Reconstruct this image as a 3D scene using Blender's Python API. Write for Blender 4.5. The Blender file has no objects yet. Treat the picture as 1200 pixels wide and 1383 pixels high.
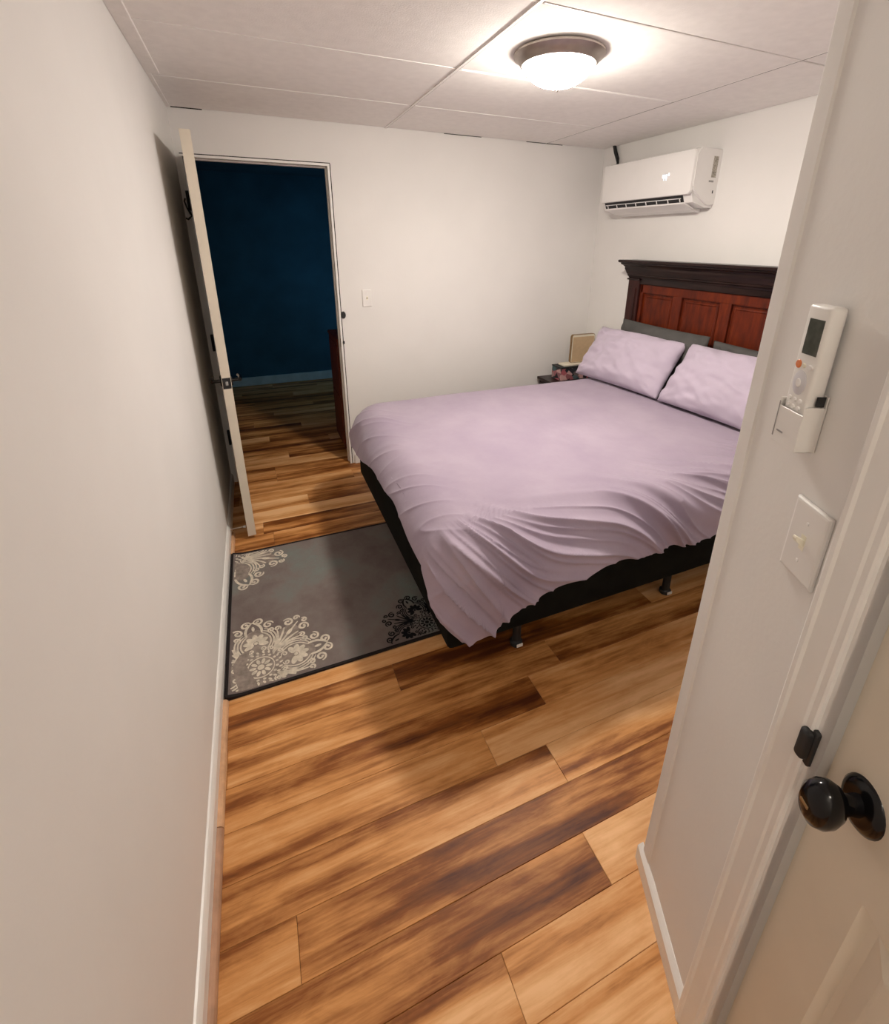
import bpy, bmesh, math, random
from math import pi, sin, cos, radians
from mathutils import Matrix, Vector, noise

rnd = random.Random(7)
scene = bpy.context.scene
col = scene.collection

# ------------------------------------------------------------------ camera
CAM_Z = 1.58
yaw, pitch, roll = 0.40074, 0.35297, 0.008485
def cam_rows():
    base = Matrix(((1, 0, 0), (0, 0, -1), (0, 1, 0)))
    ya = Matrix(((cos(yaw), 0, -sin(yaw)), (0, 1, 0), (sin(yaw), 0, cos(yaw))))
    pt = Matrix(((1, 0, 0), (0, cos(pitch), -sin(pitch)), (0, sin(pitch), cos(pitch))))
    ro = Matrix(((cos(roll), -sin(roll), 0), (sin(roll), cos(roll), 0), (0, 0, 1)))
    return ro @ pt @ ya @ base
R = cam_rows()
cd = bpy.data.cameras.new('camera')
cam = bpy.data.objects.new('camera', cd); col.objects.link(cam)
cam.matrix_world = Matrix((
    (R[0][0], -R[1][0], -R[2][0], 0),
    (R[0][1], -R[1][1], -R[2][1], 0),
    (R[0][2], -R[1][2], -R[2][2], CAM_Z),
    (0, 0, 0, 1)))
cd.sensor_fit = 'HORIZONTAL'; cd.sensor_width = 36.0
cd.lens = 637.5 / 1200 * 36
cd.shift_x = (600 - 618.5) / 1200
cd.shift_y = -(691.5 - 562.5) / 1200
cd.clip_start = 0.02
scene.camera = cam

# ------------------------------------------------------------------ world, exposure, lamp strength
w = bpy.data.worlds.new('world'); scene.world = w; w.use_nodes = True
w.node_tree.nodes['Background'].inputs[0].default_value = (0.02, 0.03, 0.05, 1)
w.node_tree.nodes['Background'].inputs[1].default_value = 0.1
scene.view_settings.view_transform = 'Standard'
scene.view_settings.look = 'None'
scene.view_settings.gamma = 1.0
scene.view_settings.use_curve_mapping = False
scene.view_settings.exposure = 0.12
LAMP = 165.0
LAMP_COL = (1.0, 0.925, 0.83, 1)
def area(name, loc, rot, size, power, colr):
    ld = bpy.data.lights.new(name, 'AREA'); ld.size = size; ld.energy = power; ld.color = colr
    o = bpy.data.objects.new(name, ld); col.objects.link(o); o.location = loc; o.rotation_euler = rot
area('hallway_fill_light', (0.0, -1.0, 2.22), (0, 0, 0), 0.22, 10.0, (1.0, 0.90, 0.78))  # unseen fill light, added to brighten the near wall and foreground
area('dark_room_blue_fill', (1.3, 4.3, 1.3), (radians(84), 0, radians(14)), 0.5, 3.2, (0.35, 0.75, 1.0))  # added blue fill that lifts the far wall and its baseboard

# ------------------------------------------------------------------ materials
class NT:
    def __init__(s, name):
        s.m = bpy.data.materials.new(name); s.m.use_nodes = True
        s.t = s.m.node_tree; s.b = s.t.nodes['Principled BSDF']
    def n(s, typ, **kw):
        nd = s.t.nodes.new(typ)
        for k, v in kw.items(): setattr(nd, k, v)
        return nd
    def l(s, a, b): s.t.links.new(a, b)
    def coords(s, kind='Object', scale=(1, 1, 1)):
        tc = s.n('ShaderNodeTexCoord'); mp = s.n('ShaderNodeMapping')
        mp.inputs['Scale'].default_value = scale
        s.l(tc.outputs[kind], mp.inputs['Vector']); return mp.outputs['Vector']
    def noise(s, vec, scale=5, detail=4, rough=0.5, dim='3D'):
        nz = s.n('ShaderNodeTexNoise', noise_dimensions=dim)
        nz.inputs['Scale'].default_value = scale; nz.inputs['Detail'].default_value = detail
        nz.inputs['Roughness'].default_value = rough
        s.l(vec, nz.inputs['Vector']); return nz
    def ramp(s, fac, stops):
        r = s.n('ShaderNodeValToRGB'); e = r.color_ramp.elements
        while len(e) < len(stops): e.new(0.5)
        for i, (p, c) in enumerate(stops):
            e[i].position = p; e[i].color = (*c, 1)
        s.l(fac, r.inputs['Fac']); return r.outputs['Color']
    def bump(s, h, strength=0.2, dist=0.002):
        b = s.n('ShaderNodeBump'); b.inputs['Strength'].default_value = strength
        b.inputs['Distance'].default_value = dist
        s.l(h, b.inputs['Height']); s.l(b.outputs['Normal'], s.b.inputs['Normal'])

def plain(name, c, rough=0.5, metal=0.0, var=0.06, scale=12, bump=0.0, bscale=200, spec=0.5, sheen=0):
    q = NT(name); v = q.coords()
    nz = q.noise(v, scale, 4)
    lo = tuple(max(0, x * (1 - var)) for x in c); hi = tuple(min(1, x * (1 + var)) for x in c)
    q.l(q.ramp(nz.outputs['Fac'], [(0.3, lo), (0.7, hi)]), q.b.inputs['Base Color'])
    q.b.inputs['Roughness'].default_value = rough; q.b.inputs['Metallic'].default_value = metal
    q.b.inputs['Specular IOR Level'].default_value = spec
    if sheen:
        q.b.inputs['Sheen Weight'].default_value = sheen
    if bump:
        q.bump(q.noise(v, bscale, 2).outputs['Fac'], bump)
    return q.m

def emis(name, c, s):
    q = NT(name); q.b.inputs['Base Color'].default_value = (1, 1, 1, 1)
    q.b.inputs['Emission Color'].default_value = c if len(c) == 4 else (*c, 1)
    q.b.inputs['Emission Strength'].default_value = s
    return q.m

def bowl_mat():
    q = NT('lit_frosted_glass')
    tc = q.n('ShaderNodeTexCoord'); sp = q.n('ShaderNodeSeparateXYZ'); q.l(tc.outputs['Object'], sp.inputs[0])
    mr = q.n('ShaderNodeMapRange'); mr.inputs[1].default_value = -0.035; mr.inputs[2].default_value = -0.095
    mr.inputs[3].default_value = LAMP * 0.12; mr.inputs[4].default_value = LAMP * 1.35
    q.l(sp.outputs['Z'], mr.inputs[0]); q.l(mr.outputs[0], q.b.inputs['Emission Strength'])
    q.b.inputs['Emission Color'].default_value = LAMP_COL
    return q.m
M_wall = plain('white_wall_paint', (0.81, 0.79, 0.765), 0.75, var=0.02, scale=3, bump=0.12, bscale=90)
M_ceil = plain('ceiling_panel_board', (0.90, 0.87, 0.84), 0.85, var=0.03, scale=25, bump=0.35, bscale=160)
M_grid = plain('ceiling_grid_metal', (0.88, 0.85, 0.82), 0.5, var=0.02)
M_trim = plain('white_trim_gloss', (0.83, 0.81, 0.78), 0.35, var=0.02)
M_door = plain('cream_door_paint', (0.70, 0.63, 0.52), 0.45, var=0.03, scale=6)
M_shoe = plain('blond_wood_moulding', (0.62, 0.36, 0.20), 0.5, var=0.15, scale=30)
M_shoe2 = plain('tan_wood_moulding', (0.45, 0.25, 0.15), 0.5, var=0.15, scale=30)
M_navy = plain('dark_teal_wall_paint', (0.018, 0.085, 0.150), 0.9, var=0.2, scale=3)
M_dimbase = plain('white_baseboard_dimmed_blue', (0.35, 0.5, 0.58), 0.6, var=0.1)  # white baseboard with the dim bluish light put into its colour
M_black = plain('black_satin_metal', (0.003, 0.003, 0.004), 0.15, 0.0, var=0.1, spec=0.35)
M_blackm = plain('black_matte', (0.012, 0.012, 0.013), 0.6, var=0.2)
M_dark_gap = plain('dark_gap', (0.03, 0.024, 0.02), 0.9, var=0.1)
M_plastic = plain('white_plastic', (0.82, 0.80, 0.77), 0.35, var=0.01)
M_acw = plain('glossy_white_plastic', (0.82, 0.80, 0.78), 0.16, var=0.01)
M_greyp = plain('grey_plastic', (0.30, 0.29, 0.28), 0.5)
M_nickel = plain('brushed_nickel', (0.42, 0.37, 0.33), 0.38, 0.85, var=0.06, scale=40)
M_steel = plain('bright_steel', (0.75, 0.74, 0.72), 0.25, 1.0)
M_lilac_p = plain('pale_lilac_cotton', (0.49, 0.415, 0.51), 0.85, var=0.04, scale=8, bump=0.3, bscale=260, sheen=0.2)
M_grey_f = plain('charcoal_grey_cotton', (0.075, 0.072, 0.068), 0.9, var=0.12, scale=10, bump=0.3, bscale=260)
M_skirt = plain('black_bed_base_fabric', (0.007, 0.007, 0.006), 0.95, spec=0.1, var=0.3, bump=0.3)
M_matt = plain('white_mattress_fabric', (0.6, 0.58, 0.55), 0.9)
M_beige = plain('beige_linen', (0.60, 0.43, 0.26), 0.8, var=0.05, scale=40, bump=0.2)
M_cream = plain('cream_card', (0.78, 0.72, 0.58), 0.6)
M_brass = plain('brown_brass', (0.30, 0.19, 0.09), 0.35, 0.6)
M_lcd = plain('grey_green_lcd', (0.085, 0.09, 0.075), 0.2, var=0.3, scale=60)
M_orange = plain('orange_button', (0.75, 0.22, 0.07), 0.4)
M_lightbtn = plain('white_buttons', (0.88, 0.86, 0.84), 0.3)
M_palegrey = plain('pale_grey_pad', (0.66, 0.65, 0.68), 0.4)
M_toggle = plain('ivory_toggle', (0.88, 0.84, 0.70), 0.3)
M_sticker = plain('printed_rating_sticker', (0.36, 0.33, 0.28), 0.6, var=0.5, scale=120)

def duvet_mat():
    q = NT('lilac_brushed_microfibre'); v = q.coords()
    a = q.noise(v, 3.0, 5, 0.6)
    q.l(q.ramp(a.outputs['Fac'], [(0.3, (0.31, 0.245, 0.325)), (0.7, (0.38, 0.31, 0.385))]), q.b.inputs['Base Color'])
    q.b.inputs['Roughness'].default_value = 0.8
    q.b.inputs['Sheen Weight'].default_value = 0.15
    f = q.noise(v, 14, 4, 0.55)
    q.bump(f.outputs['Fac'], 0.3, 0.008)
    return q.m
M_duvet = duvet_mat()

def wood(name, stops, grain=(1.5, 1.5, 18), rough=0.35, sc=3):
    q = NT(name); v = q.coords('Object', grain)
    a = q.noise(v, sc, 7, 0.62)
    q.l(q.ramp(a.outputs['Fac'], stops), q.b.inputs['Base Color'])
    q.b.inputs['Roughness'].default_value = rough
    q.b.inputs['Specular IOR Level'].default_value = 0.25
    q.bump(a.outputs['Fac'], 0.1, 0.001)
    return q.m
M_darkwood = wood('espresso_wood', [(0.3, (0.007, 0.003, 0.003)), (0.7, (0.026, 0.012, 0.010))], (3, 2, 10), 0.3)
M_redwood = wood('reddish_cherry_wood', [(0.3, (0.055, 0.007, 0.002)), (0.55, (0.12, 0.016, 0.003)), (0.75, (0.18, 0.028, 0.004))], (9, 9, 2), 0.5)
M_mahog = wood('dark_mahogany_wood', [(0.3, (0.016, 0.004, 0.003)), (0.7, (0.055, 0.012, 0.009))], (9, 9, 2), 0.4)
M_cabwood = wood('deep_red_brown_wood', [(0.3, (0.07, 0.012, 0.007)), (0.7, (0.15, 0.035, 0.017))], (9, 9, 2), 0.5)

def floor_mat():
    q = NT('vinyl_plank_wood')
    tc = q.n('ShaderNodeTexCoord'); oi = q.n('ShaderNodeObjectInfo')
    mul = q.n('ShaderNodeMath', operation='MULTIPLY'); mul.inputs[1].default_value = 57.0
    q.l(oi.outputs['Random'], mul.inputs[0])
    def nz(scale3, sc, det, ro, dist=0.0):
        mp = q.n('ShaderNodeMapping'); mp.inputs['Scale'].default_value = scale3
        q.l(tc.outputs['Object'], mp.inputs['Vector'])
        x = q.n('ShaderNodeTexNoise', noise_dimensions='4D')
        x.inputs['Scale'].default_value = sc; x.inputs['Detail'].default_value = det
        x.inputs['Roughness'].default_value = ro; x.inputs['Distortion'].default_value = dist
        q.l(mp.outputs['Vector'], x.inputs['Vector']); q.l(mul.outputs[0], x.inputs['W'])
        return x.outputs['Fac']
    broad = nz((0.55, 9.0, 1), 1.2, 2.5, 0.55, 0.45)
    fine = nz((2.5, 55.0, 1), 1.5, 6, 0.68, 0.2)
    mot = nz((3.0, 12.0, 1), 1.6, 5, 0.62, 0.5)
    def madd(a, k, b):
        m = q.n('ShaderNodeMath', operation='MULTIPLY_ADD'); q.l(a, m.inputs[0]); m.inputs[1].default_value = k
        if isinstance(b, float): m.inputs[2].default_value = b
        else: q.l(b, m.inputs[2])
        return m.outputs[0]
    s = madd(oi.outputs['Random'], 0.16, -0.08)
    s = madd(fine, 0.30, s); s = madd(mot, 0.34, s); s = madd(broad, 0.85, s)
    c = q.ramp(s, [(0.52, (0.075, 0.018, 0.005)), (0.63, (0.24, 0.078, 0.015)), (0.755, (0.60, 0.275, 0.088)), (0.92, (0.82, 0.49, 0.24))])
    q.l(c, q.b.inputs['Base Color'])
    q.b.inputs['Roughness'].default_value = 0.48
    q.b.inputs['Specular IOR Level'].default_value = 0.28
    q.bump(fine, 0.08, 0.001)
    return q.m
M_floor = floor_mat()
M_sub = plain('brown_subfloor', (0.045, 0.02, 0.01), 0.8)

def rug_mat():
    q = NT('grey_brown_short_pile'); v = q.coords()
    a = q.noise(v, 2.3, 6, 0.65); b = q.noise(v, 420, 2)
    c1 = q.ramp(a.outputs['Fac'], [(0.38, (0.17, 0.130, 0.120)), (0.52, (0.215, 0.18, 0.165)), (0.66, (0.20, 0.225, 0.205))])
    mx = q.n('ShaderNodeMix', data_type='RGBA', blend_type='MULTIPLY'); mx.inputs[0].default_value = 0.5
    q.l(c1, mx.inputs[6]); q.l(q.ramp(b.outputs['Fac'], [(0.3, (0.6, 0.6, 0.6)), (0.7, (1, 1, 1))]), mx.inputs[7])
    q.l(mx.outputs[2], q.b.inputs['Base Color'])
    q.b.inputs['Roughness'].default_value = 0.95; q.b.inputs['Specular IOR Level'].default_value = 0.1
    q.bump(b.outputs['Fac'], 0.5, 0.002)
    return q.m
M_rug = rug_mat()
M_rugcream = plain('cream_rug_yarn', (0.60, 0.53, 0.43), 0.9, var=0.2, scale=60, spec=0.1)
M_rugfill = plain('taupe_rug_yarn', (0.26, 0.215, 0.185), 0.95, var=0.25, scale=50, spec=0.1)
M_rugblack = plain('black_rug_yarn', (0.010, 0.010, 0.012), 0.95, spec=0.1)
M_rugedge = plain('dark_rug_binding', (0.022, 0.018, 0.018), 0.9, spec=0.1)

def pattern_mat():
    q = NT('multicoloured_printed_card'); v = q.coords('Object', (1, 1, 1))
    vo = q.n('ShaderNodeTexVoronoi'); vo.inputs['Scale'].default_value = 26
    q.l(v, vo.inputs['Vector'])
    sp = q.n('ShaderNodeSeparateColor'); q.l(vo.outputs['Color'], sp.inputs[0])
    q.l(q.ramp(sp.outputs[0], [(0.1, (0.02, 0.015, 0.02)), (0.35, (0.05, 0.12, 0.13)), (0.5, (0.5, 0.12, 0.14)), (0.7, (0.12, 0.10, 0.10)), (0.9, (0.6, 0.36, 0.34))]), q.b.inputs['Base Color'])
    return q.m
M_pattern = pattern_mat()

# ------------------------------------------------------------------ mesh helpers
def box(bm, x0, x1, y0, y1, z0, z1, bev=0.0, seg=1):
    vs = [bm.verts.new((x, y, z)) for z in (z0, z1) for y in (y0, y1) for x in (x0, x1)]
    fs = [(0, 2, 3, 1), (4, 5, 7, 6), (0, 1, 5, 4), (2, 6, 7, 3), (0, 4, 6, 2), (1, 3, 7, 5)]
    faces = [bm.faces.new([vs[i] for i in f]) for f in fs]
    if bev:
        es = list({e for f in faces for e in f.edges})
        bmesh.ops.bevel(bm, geom=es, offset=bev, segments=seg, profile=0.5, affect='EDGES', clamp_overlap=True)
    return bm
def B(x0, x1, y0, y1, z0, z1, bev=0.0, seg=1):
    return box(bmesh.new(), x0, x1, y0, y1, z0, z1, bev, seg)
def prism(bm, pts, z0, z1):
    a = [bm.verts.new((p[0], p[1], z0)) for p in pts]; b = [bm.verts.new((p[0], p[1], z1)) for p in pts]
    n = len(pts)
    bm.faces.new(a[::-1]); bm.faces.new(b)
    for i in range(n): bm.faces.new((a[i], a[(i + 1) % n], b[(i + 1) % n], b[i]))
    return bm
def extr(bm, prof, a0, a1, axes='yxz'):
    """profile [(p,q)] swept along first axis from a0 to a1; axes gives (sweep, p, q)."""
    ix = {'x': 0, 'y': 1, 'z': 2}
    def mk(a, p, q):
        v = [0, 0, 0]; v[ix[axes[0]]] = a; v[ix[axes[1]]] = p; v[ix[axes[2]]] = q; return v
    A = [bm.verts.new(mk(a0, *p)) for p in prof]; Bv = [bm.verts.new(mk(a1, *p)) for p in prof]
    n = len(prof); bm.faces.new(A); bm.faces.new(Bv[::-1])
    for i in range(n): bm.faces.new((A[i], Bv[i], Bv[(i + 1) % n], A[(i + 1) % n]))
    return bm
def lathe(bm, prof, seg=48, c=(0, 0, 0), sx=1, sy=1, axis='z'):
    rings = []
    for r, h in prof:
        if r < 1e-6: 
            p = (0, 0, h); rings.append([p])
        else: rings.append([(r * cos(2 * pi * i / seg) * sx, r * sin(2 * pi * i / seg) * sy, h) for i in range(seg)])
    def cv(p):
        x, y, z = p
        if axis == 'y': x, y, z = x, z, y
        if axis == 'x': x, y, z = z, x, y
        return (x + c[0], y + c[1], z + c[2])
    R_ = [[bm.verts.new(cv(p)) for p in ring] for ring in rings]
    for a, b in zip(R_[:-1], R_[1:]):
        for i in range(seg):
            j = (i + 1) % seg
            if len(a) == 1 and len(b) == 1: continue
            if len(a) == 1: bm.faces.new((a[0], b[i], b[j]))
            elif len(b) == 1: bm.faces.new((a[i], a[j], b[0]))
            else: bm.faces.new((a[i], a[j], b[j], b[i]))
    return bm
def tube(bm, pts, r, seg=10):
    pts = [Vector(p) for p in pts]; prev = None; ref = Vector((0, 0, 1))
    rings = []
    for i, p in enumerate(pts):
        d = (pts[min(i + 1, len(pts) - 1)] - pts[max(i - 1, 0)]).normalized()
        if abs(d.dot(ref)) > 0.95: ref = Vector((1, 0, 0)) if abs(d.x) < 0.9 else Vector((0, 1, 0))
        a = d.cross(ref).normalized(); b = d.cross(a)
        rr = r[i] if isinstance(r, (list, tuple)) else r
        rings.append([bm.verts.new(p + (a * cos(2 * pi * k / seg) + b * sin(2 * pi * k / seg)) * rr) for k in range(seg)])
    for a, b in zip(rings[:-1], rings[1:]):
        for k in range(seg): bm.faces.new((a[k], a[(k + 1) % seg], b[(k + 1) % seg], b[k]))
    bm.faces.new(rings[0]); bm.faces.new(rings[-1])
    return bm

def obj(name, bm, mat, parent=None, M=None, smooth=False, origin=None):
    if M is not None: bmesh.ops.transform(bm, matrix=M, verts=bm.verts)
    o0 = Vector((0, 0, 0))
    if parent is not None: o0 = Vector(parent['_o'])
    elif origin is not None: o0 = Vector(origin)
    if o0.length: bmesh.ops.translate(bm, vec=-o0, verts=bm.verts)
    bmesh.ops.recalc_face_normals(bm, faces=bm.faces)
    me = bpy.data.meshes.new(name); bm.to_mesh(me); bm.free()
    me.materials.append(mat)
    if smooth:
        for p in me.polygons: p.use_smooth = True
        if smooth != 'all':
            me.set_sharp_from_angle(angle=radians(40))
    o = bpy.data.objects.new(name, me); col.objects.link(o)
    o['_o'] = tuple(o0)
    if parent is not None: o.parent = parent
    else: o.location = o0
    return o
def tag(o, label=None, cat=None, group=None, kind=None):
    if label: o['label'] = label
    if cat: o['category'] = cat
    if group: o['group'] = group
    if kind: o['kind'] = kind
    return o
def thing(name, loc, label=None, cat=None, group=None, kind=None):
    o = bpy.data.objects.new(name, None); col.objects.link(o); o.location = loc; o.empty_display_size = 0.1
    o['_o'] = tuple(loc)
    return tag(o, label, cat, group, kind)
def struct(name, bm, mat, label=None, **k):
    o = obj(name, bm, mat, **k); o['kind'] = 'structure'
    if label: o['label'] = label
    return o

# ------------------------------------------------------------------ room dimensions (metres, camera stands at x=0, y=0)
X0, X1, Y1, H = -0.303, 2.58, 3.30, 2.25
YR = -1.6                     # rear of the hallway behind the camera
C0 = Vector((0.776, 0.527, 0))
PHI = radians(25)
U = Vector((sin(PHI), cos(PHI), 0)); N = Vector((-cos(PHI), sin(PHI), 0))
MW = Matrix(((U.x, N.x, 0, C0.x), (U.y, N.y, 0, C0.y), (0, 0, 1, 0), (0, 0, 0, 1)))   # (u, off, z) on the angled wall
def W(u, off):
    p = C0 + U * u + N * off; return (p.x, p.y)

# floor
fl = struct('floor', B(-1.3, X1 + 0.1, YR - 0.1, 6.3, -0.06, -0.004), M_sub, 'wood-look plank floor running from the bedroom through the open doorway')
PW = 0.1275
joints = {0: -0.099, 1: 0.712, 2: 0.53, -1: -0.55, -2: 0.342, 4: 0.95, 5: 0.32, 14: -0.07}
k0 = math.floor((YR - 0.647) / PW)
k = k0
while 0.647 + k * PW < 5.8:
    ya, yb = 0.647 + k * PW, 0.647 + (k + 1) * PW
    xl = X0 if yb < Y1 + 0.06 else -1.2
    xr = X1 if ya > 0.45 else 1.1
    if k in joints: x = joints[k] - 1.22 * 3
    else: x = xl - (k * 0.47) % 1.22 + (rnd.random() - .5) * 0.2 - 1.22
    while x < xr:
        a, b = max(x, xl), min(x + 1.22, xr)
        if b - a > 0.02:
            dz = -rnd.random() * 0.0004
            bm = B(a + 0.0004, b - 0.0004, ya + 0.0004, yb - 0.0004, -0.006, dz, 0.0010)
            obj('plank', bm, M_floor, fl)
        x += 1.22
    k += 1

# ceiling: slab, panels, grid
ce = struct('ceiling', B(-1.3, X1 + 0.1, YR - 0.1, 6.3, H + 0.03, H + 0.1), M_dark_gap, 'drop ceiling of large off-white panels')
XR_, XS = 0.892, 2.062
ys = [3.30, 2.745, 2.135, 1.505, 0.885, 0.265, -0.355, -0.975, YR]
for (xa, xb) in ((X0, XR_), (XR_, XS), (XS, X1)):
    for ya, yb in zip(ys[1:], ys[:-1]):
        bm = B(xa + 0.004, xb - 0.004, ya + 0.004, yb - 0.004, H, H + 0.014, 0.003)
        t = (rnd.random() - 0.5) * 0.004
        for v in bm.verts:
            if abs(v.co.y - ya) < 0.02: v.co.z += t
        obj('ceiling_panel', bm, M_ceil, ce)
for xx, ww, gm, gz in ((XR_, 0.010, M_grid, 0.004), (XS, 0.004, M_ceil, 0.0004)):
    for ya, yb in zip(ys[1:], ys[:-1]):
        obj('grid_runner', B(xx - ww, xx + ww * 0.2, ya, yb, H - gz, H + 0.006, 0.0), gm, ce)
        obj('runner_dark_gap', B(xx + ww * 0.2, xx + ww * 0.2 + (0.005 if ww > 0.005 else 0.002), ya, yb, H - 0.001, H + 0.01), M_dark_gap, ce)  # dark gap beside the runner
for (xa, xb) in ((X0, XR_ - 0.012), (XR_ + 0.012, XS - 0.012)):
    for yy in ys[1:-1]:
        obj('grid_cross_bar', B(xa, xb, yy - 0.003, yy + 0.003, H - 0.0015, H + 0.006, 0.001), M_grid, ce)
obj('ceiling_edge_strip', B(X0, X0 + 0.052, YR, 2.70, H - 0.006, H + 0.004, 0.002), M_ceil, ce)
obj('ceiling_edge_angle', B(X0, X0 + 0.018, 2.70, Y1, H - 0.004, H + 0.004, 0.001), M_ceil, ce)
obj('perimeter_gap', B(X0 + 0.02, X0 + 0.17, Y1 - 0.003, Y1 + 0.001, H - 0.004, H + 0.004), M_dark_gap, ce)
obj('perimeter_gap', B(1.28, 1.55, Y1 - 0.002, Y1 + 0.001, H - 0.003, H + 0.003), M_dark_gap, ce)
obj('perimeter_gap', B(1.9, 2.2, Y1 - 0.002, Y1 + 0.001, H - 0.003, H + 0.003), M_dark_gap, ce)

# walls
TW = 0.1
struct('wall_left', B(X0 - TW, X0, YR - TW, Y1 + TW, 0, H + 0.03), M_wall, 'plain white wall on the left')
DX0, DX1, DZ = -0.268, 0.514, 2.014
bm = B(X0, DX0 - 0.013, Y1, Y1 + TW, 0, H + 0.03)
box(bm, DX1 + 0.013, X1 + TW, Y1, Y1 + TW, 0, H + 0.03); box(bm, DX0 - 0.013, DX1 + 0.013, Y1, Y1 + TW, DZ + 0.013, H + 0.03)
struct('wall_back', bm, M_wall, 'white wall with the open doorway into the dark room')
struct('wall_right', B(X1, X1 + TW, 0.42, Y1 + TW, 0, H + 0.03), M_wall, 'white wall behind the headboard and air conditioner')
# far dark room
fr = struct('wall_far', B(-1.3, X1 + 0.1, 5.80, 5.90, 0, H + 0.03), M_navy, 'dark blue wall of the unlit room beyond the doorway')
obj('far_baseboard', B(-1.2, X1, 5.782, 5.80, 0, 0.10, 0.004), M_dimbase, fr)
struct('wall_far_left', B(-1.3, -1.2, Y1 + TW, 5.85, 0, H + 0.03), M_navy)
struct('wall_far_right', B(2.4, 2.5, Y1 + TW, 5.85, 0, H + 0.03), M_navy)
bm = B(-1.3, X0 - TW, Y1 + TW - 0.02, Y1 + TW, 0, H + 0.03)
struct('wall_far_near', bm, M_navy)
bm = B(-1.2, X1, Y1 + TW, 5.80, H - 0.02, H - 0.005)
struct('ceiling_far', bm, M_navy)
# angled near wall with its return along the bed side
bm = bmesh.new()
prism(bm, [W(0, 0), W(-0.347, 0), W(-0.347, -0.11), (0.851, 0.427), (X1 + TW, 0.427), (X1 + TW, 0.527)], 0, H + 0.03)
prism(bm, [W(-0.347, 0), W(-1.115, 0), W(-1.115, -0.11), W(-0.347, -0.11)], 2.045, H + 0.03)
e1 = W(-1.115, 0); e2 = W(-1.115, -0.11)
prism(bm, [e1, (e1[0], YR - TW), (e1[0] + 0.3, YR - TW), (e1[0] + 0.3, e2[1]), e2], 0, H + 0.03)
wn = struct('wall_near', bm, M_wall, 'angled white wall end at right carrying the remote and light switch')
struct('wall_rear', B(X0 - TW, 0.7, YR - TW, YR, 0, H + 0.03), M_wall)
# corner bead strip: proud flat strip with feathered edge
bm = bmesh.new()
extr(bm, [(-0.0365, 0.0), (-0.033, 0.0035), (-0.004, 0.0045), (0.0, 0.0025), (0.0015, -0.002), (-0.004, -0.002)], 0, H, 'zxy')
obj('corner_bead', bm, M_wall, wn, M=MW)
# closet shell behind the near door
struct('wall_closet', B(0.9, 1.0, YR, 0.43, 0, H), M_wall)

# baseboards and shoe mouldings
bbp = [(X0, 0), (X0 + 0.014, 0), (X0 + 0.014, 0.062), (X0 + 0.009, 0.074), (X0 + 0.005, 0.080), (X0, 0.082)]
struct('baseboard_left', extr(bmesh.new(), bbp, YR, 3.28, 'yxz'), M_trim, 'white baseboard along the left wall')
def shoe(name, ya, yb, m, lab):
    r = 0.017; x = X0 + 0.014
    prof = [(x, 0), (x + r, 0)] + [(x + r * cos(a), r * sin(a) * 1.05) for a in [pi / 8, pi / 4, 3 * pi / 8]] + [(x, r * 1.05)]
    struct(name, extr(bmesh.new(), prof, ya, yb, 'yxz'), m, lab)
shoe('trim_1', 1.048, 1.478, M_shoe, 'pale wood shoe moulding below the rug corner')
shoe('trim_2', YR, 1.045, M_shoe2, 'darker tan shoe moulding nearest the camera')
shoe('trim_3', 2.405, 2.62, M_shoe, 'short pale wood shoe moulding between rug and open door')
bm = bmesh.new()
extr(bm, [(0, 0), (0.013, 0), (0.013, 0.052), (0.009, 0.058), (0.002, 0.066), (0, 0.066)], -0.268, 0.012, 'xyz')
struct('baseboard_right', bm, M_trim, 'short white baseboard on the angled wall', M=MW)
struct('baseboard_back', extr(bmesh.new(), [(Y1, 0), (Y1 - 0.013, 0), (Y1 - 0.013, 0.07), (Y1, 0.082)], 0.55, X1, 'xyz'), M_trim)

# door frame of the back opening
df = struct('trim_4', B(DX1, DX1 + 0.013, Y1 - 0.002, Y1 + TW, 0, DZ), M_trim, 'white jamb lining of the back doorway')
obj('jamb', B(DX0 - 0.013, DX0, Y1 - 0.002, Y1 + TW, 0, DZ), M_trim, df)
obj('jamb_head', B(DX0 - 0.013, DX1 + 0.013, Y1 - 0.002, Y1 + TW, DZ, DZ + 0.013), M_trim, df)
obj('stop_bead', B(DX1 - 0.007, DX1, Y1 + 0.045, Y1 + 0.08, 0, DZ, 0.002), M_trim, df)
obj('stop_bead', B(DX0, DX0 + 0.007, Y1 + 0.045, Y1 + 0.08, 0, DZ, 0.002), M_trim, df)
obj('head_stop_bead', B(DX0, DX1, Y1 + 0.045, Y1 + 0.08, DZ - 0.007, DZ, 0.002), M_trim, df)
obj('dark_joint', B(DX1 + 0.013, DX1 + 0.0185, Y1 - 0.0012, Y1 + 0.01, 0, DZ + 0.013), M_dark_gap, df)
obj('dark_joint', B(DX0 - 0.013, DX1 + 0.0165, Y1 - 0.0012, Y1 + 0.01, DZ + 0.013, DZ + 0.018), M_dark_gap, df)
# strike plate and bolt keeper
sp = obj('strike_plate', B(DX1 - 0.001, DX1 + 0.001, Y1 + 0.004, Y1 + 0.03, 0.89, 0.95), M_brass, df)
bm = bmesh.new(); lathe(bm, [(0, -0.012), (0.013, -0.012), (0.016, -0.006), (0.016, 0), (0, 0)], 16, (DX1 + 0.029, Y1 - 0.002, 1.112), sy=1.5, axis='y')
obj('strike_lip', bm, M_blackm, df, smooth=True)
obj('keeper', B(DX1 + 0.012, DX1 + 0.024, Y1 - 0.010, Y1, 0.915, 0.935, 0.002), M_blackm, df)

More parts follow.
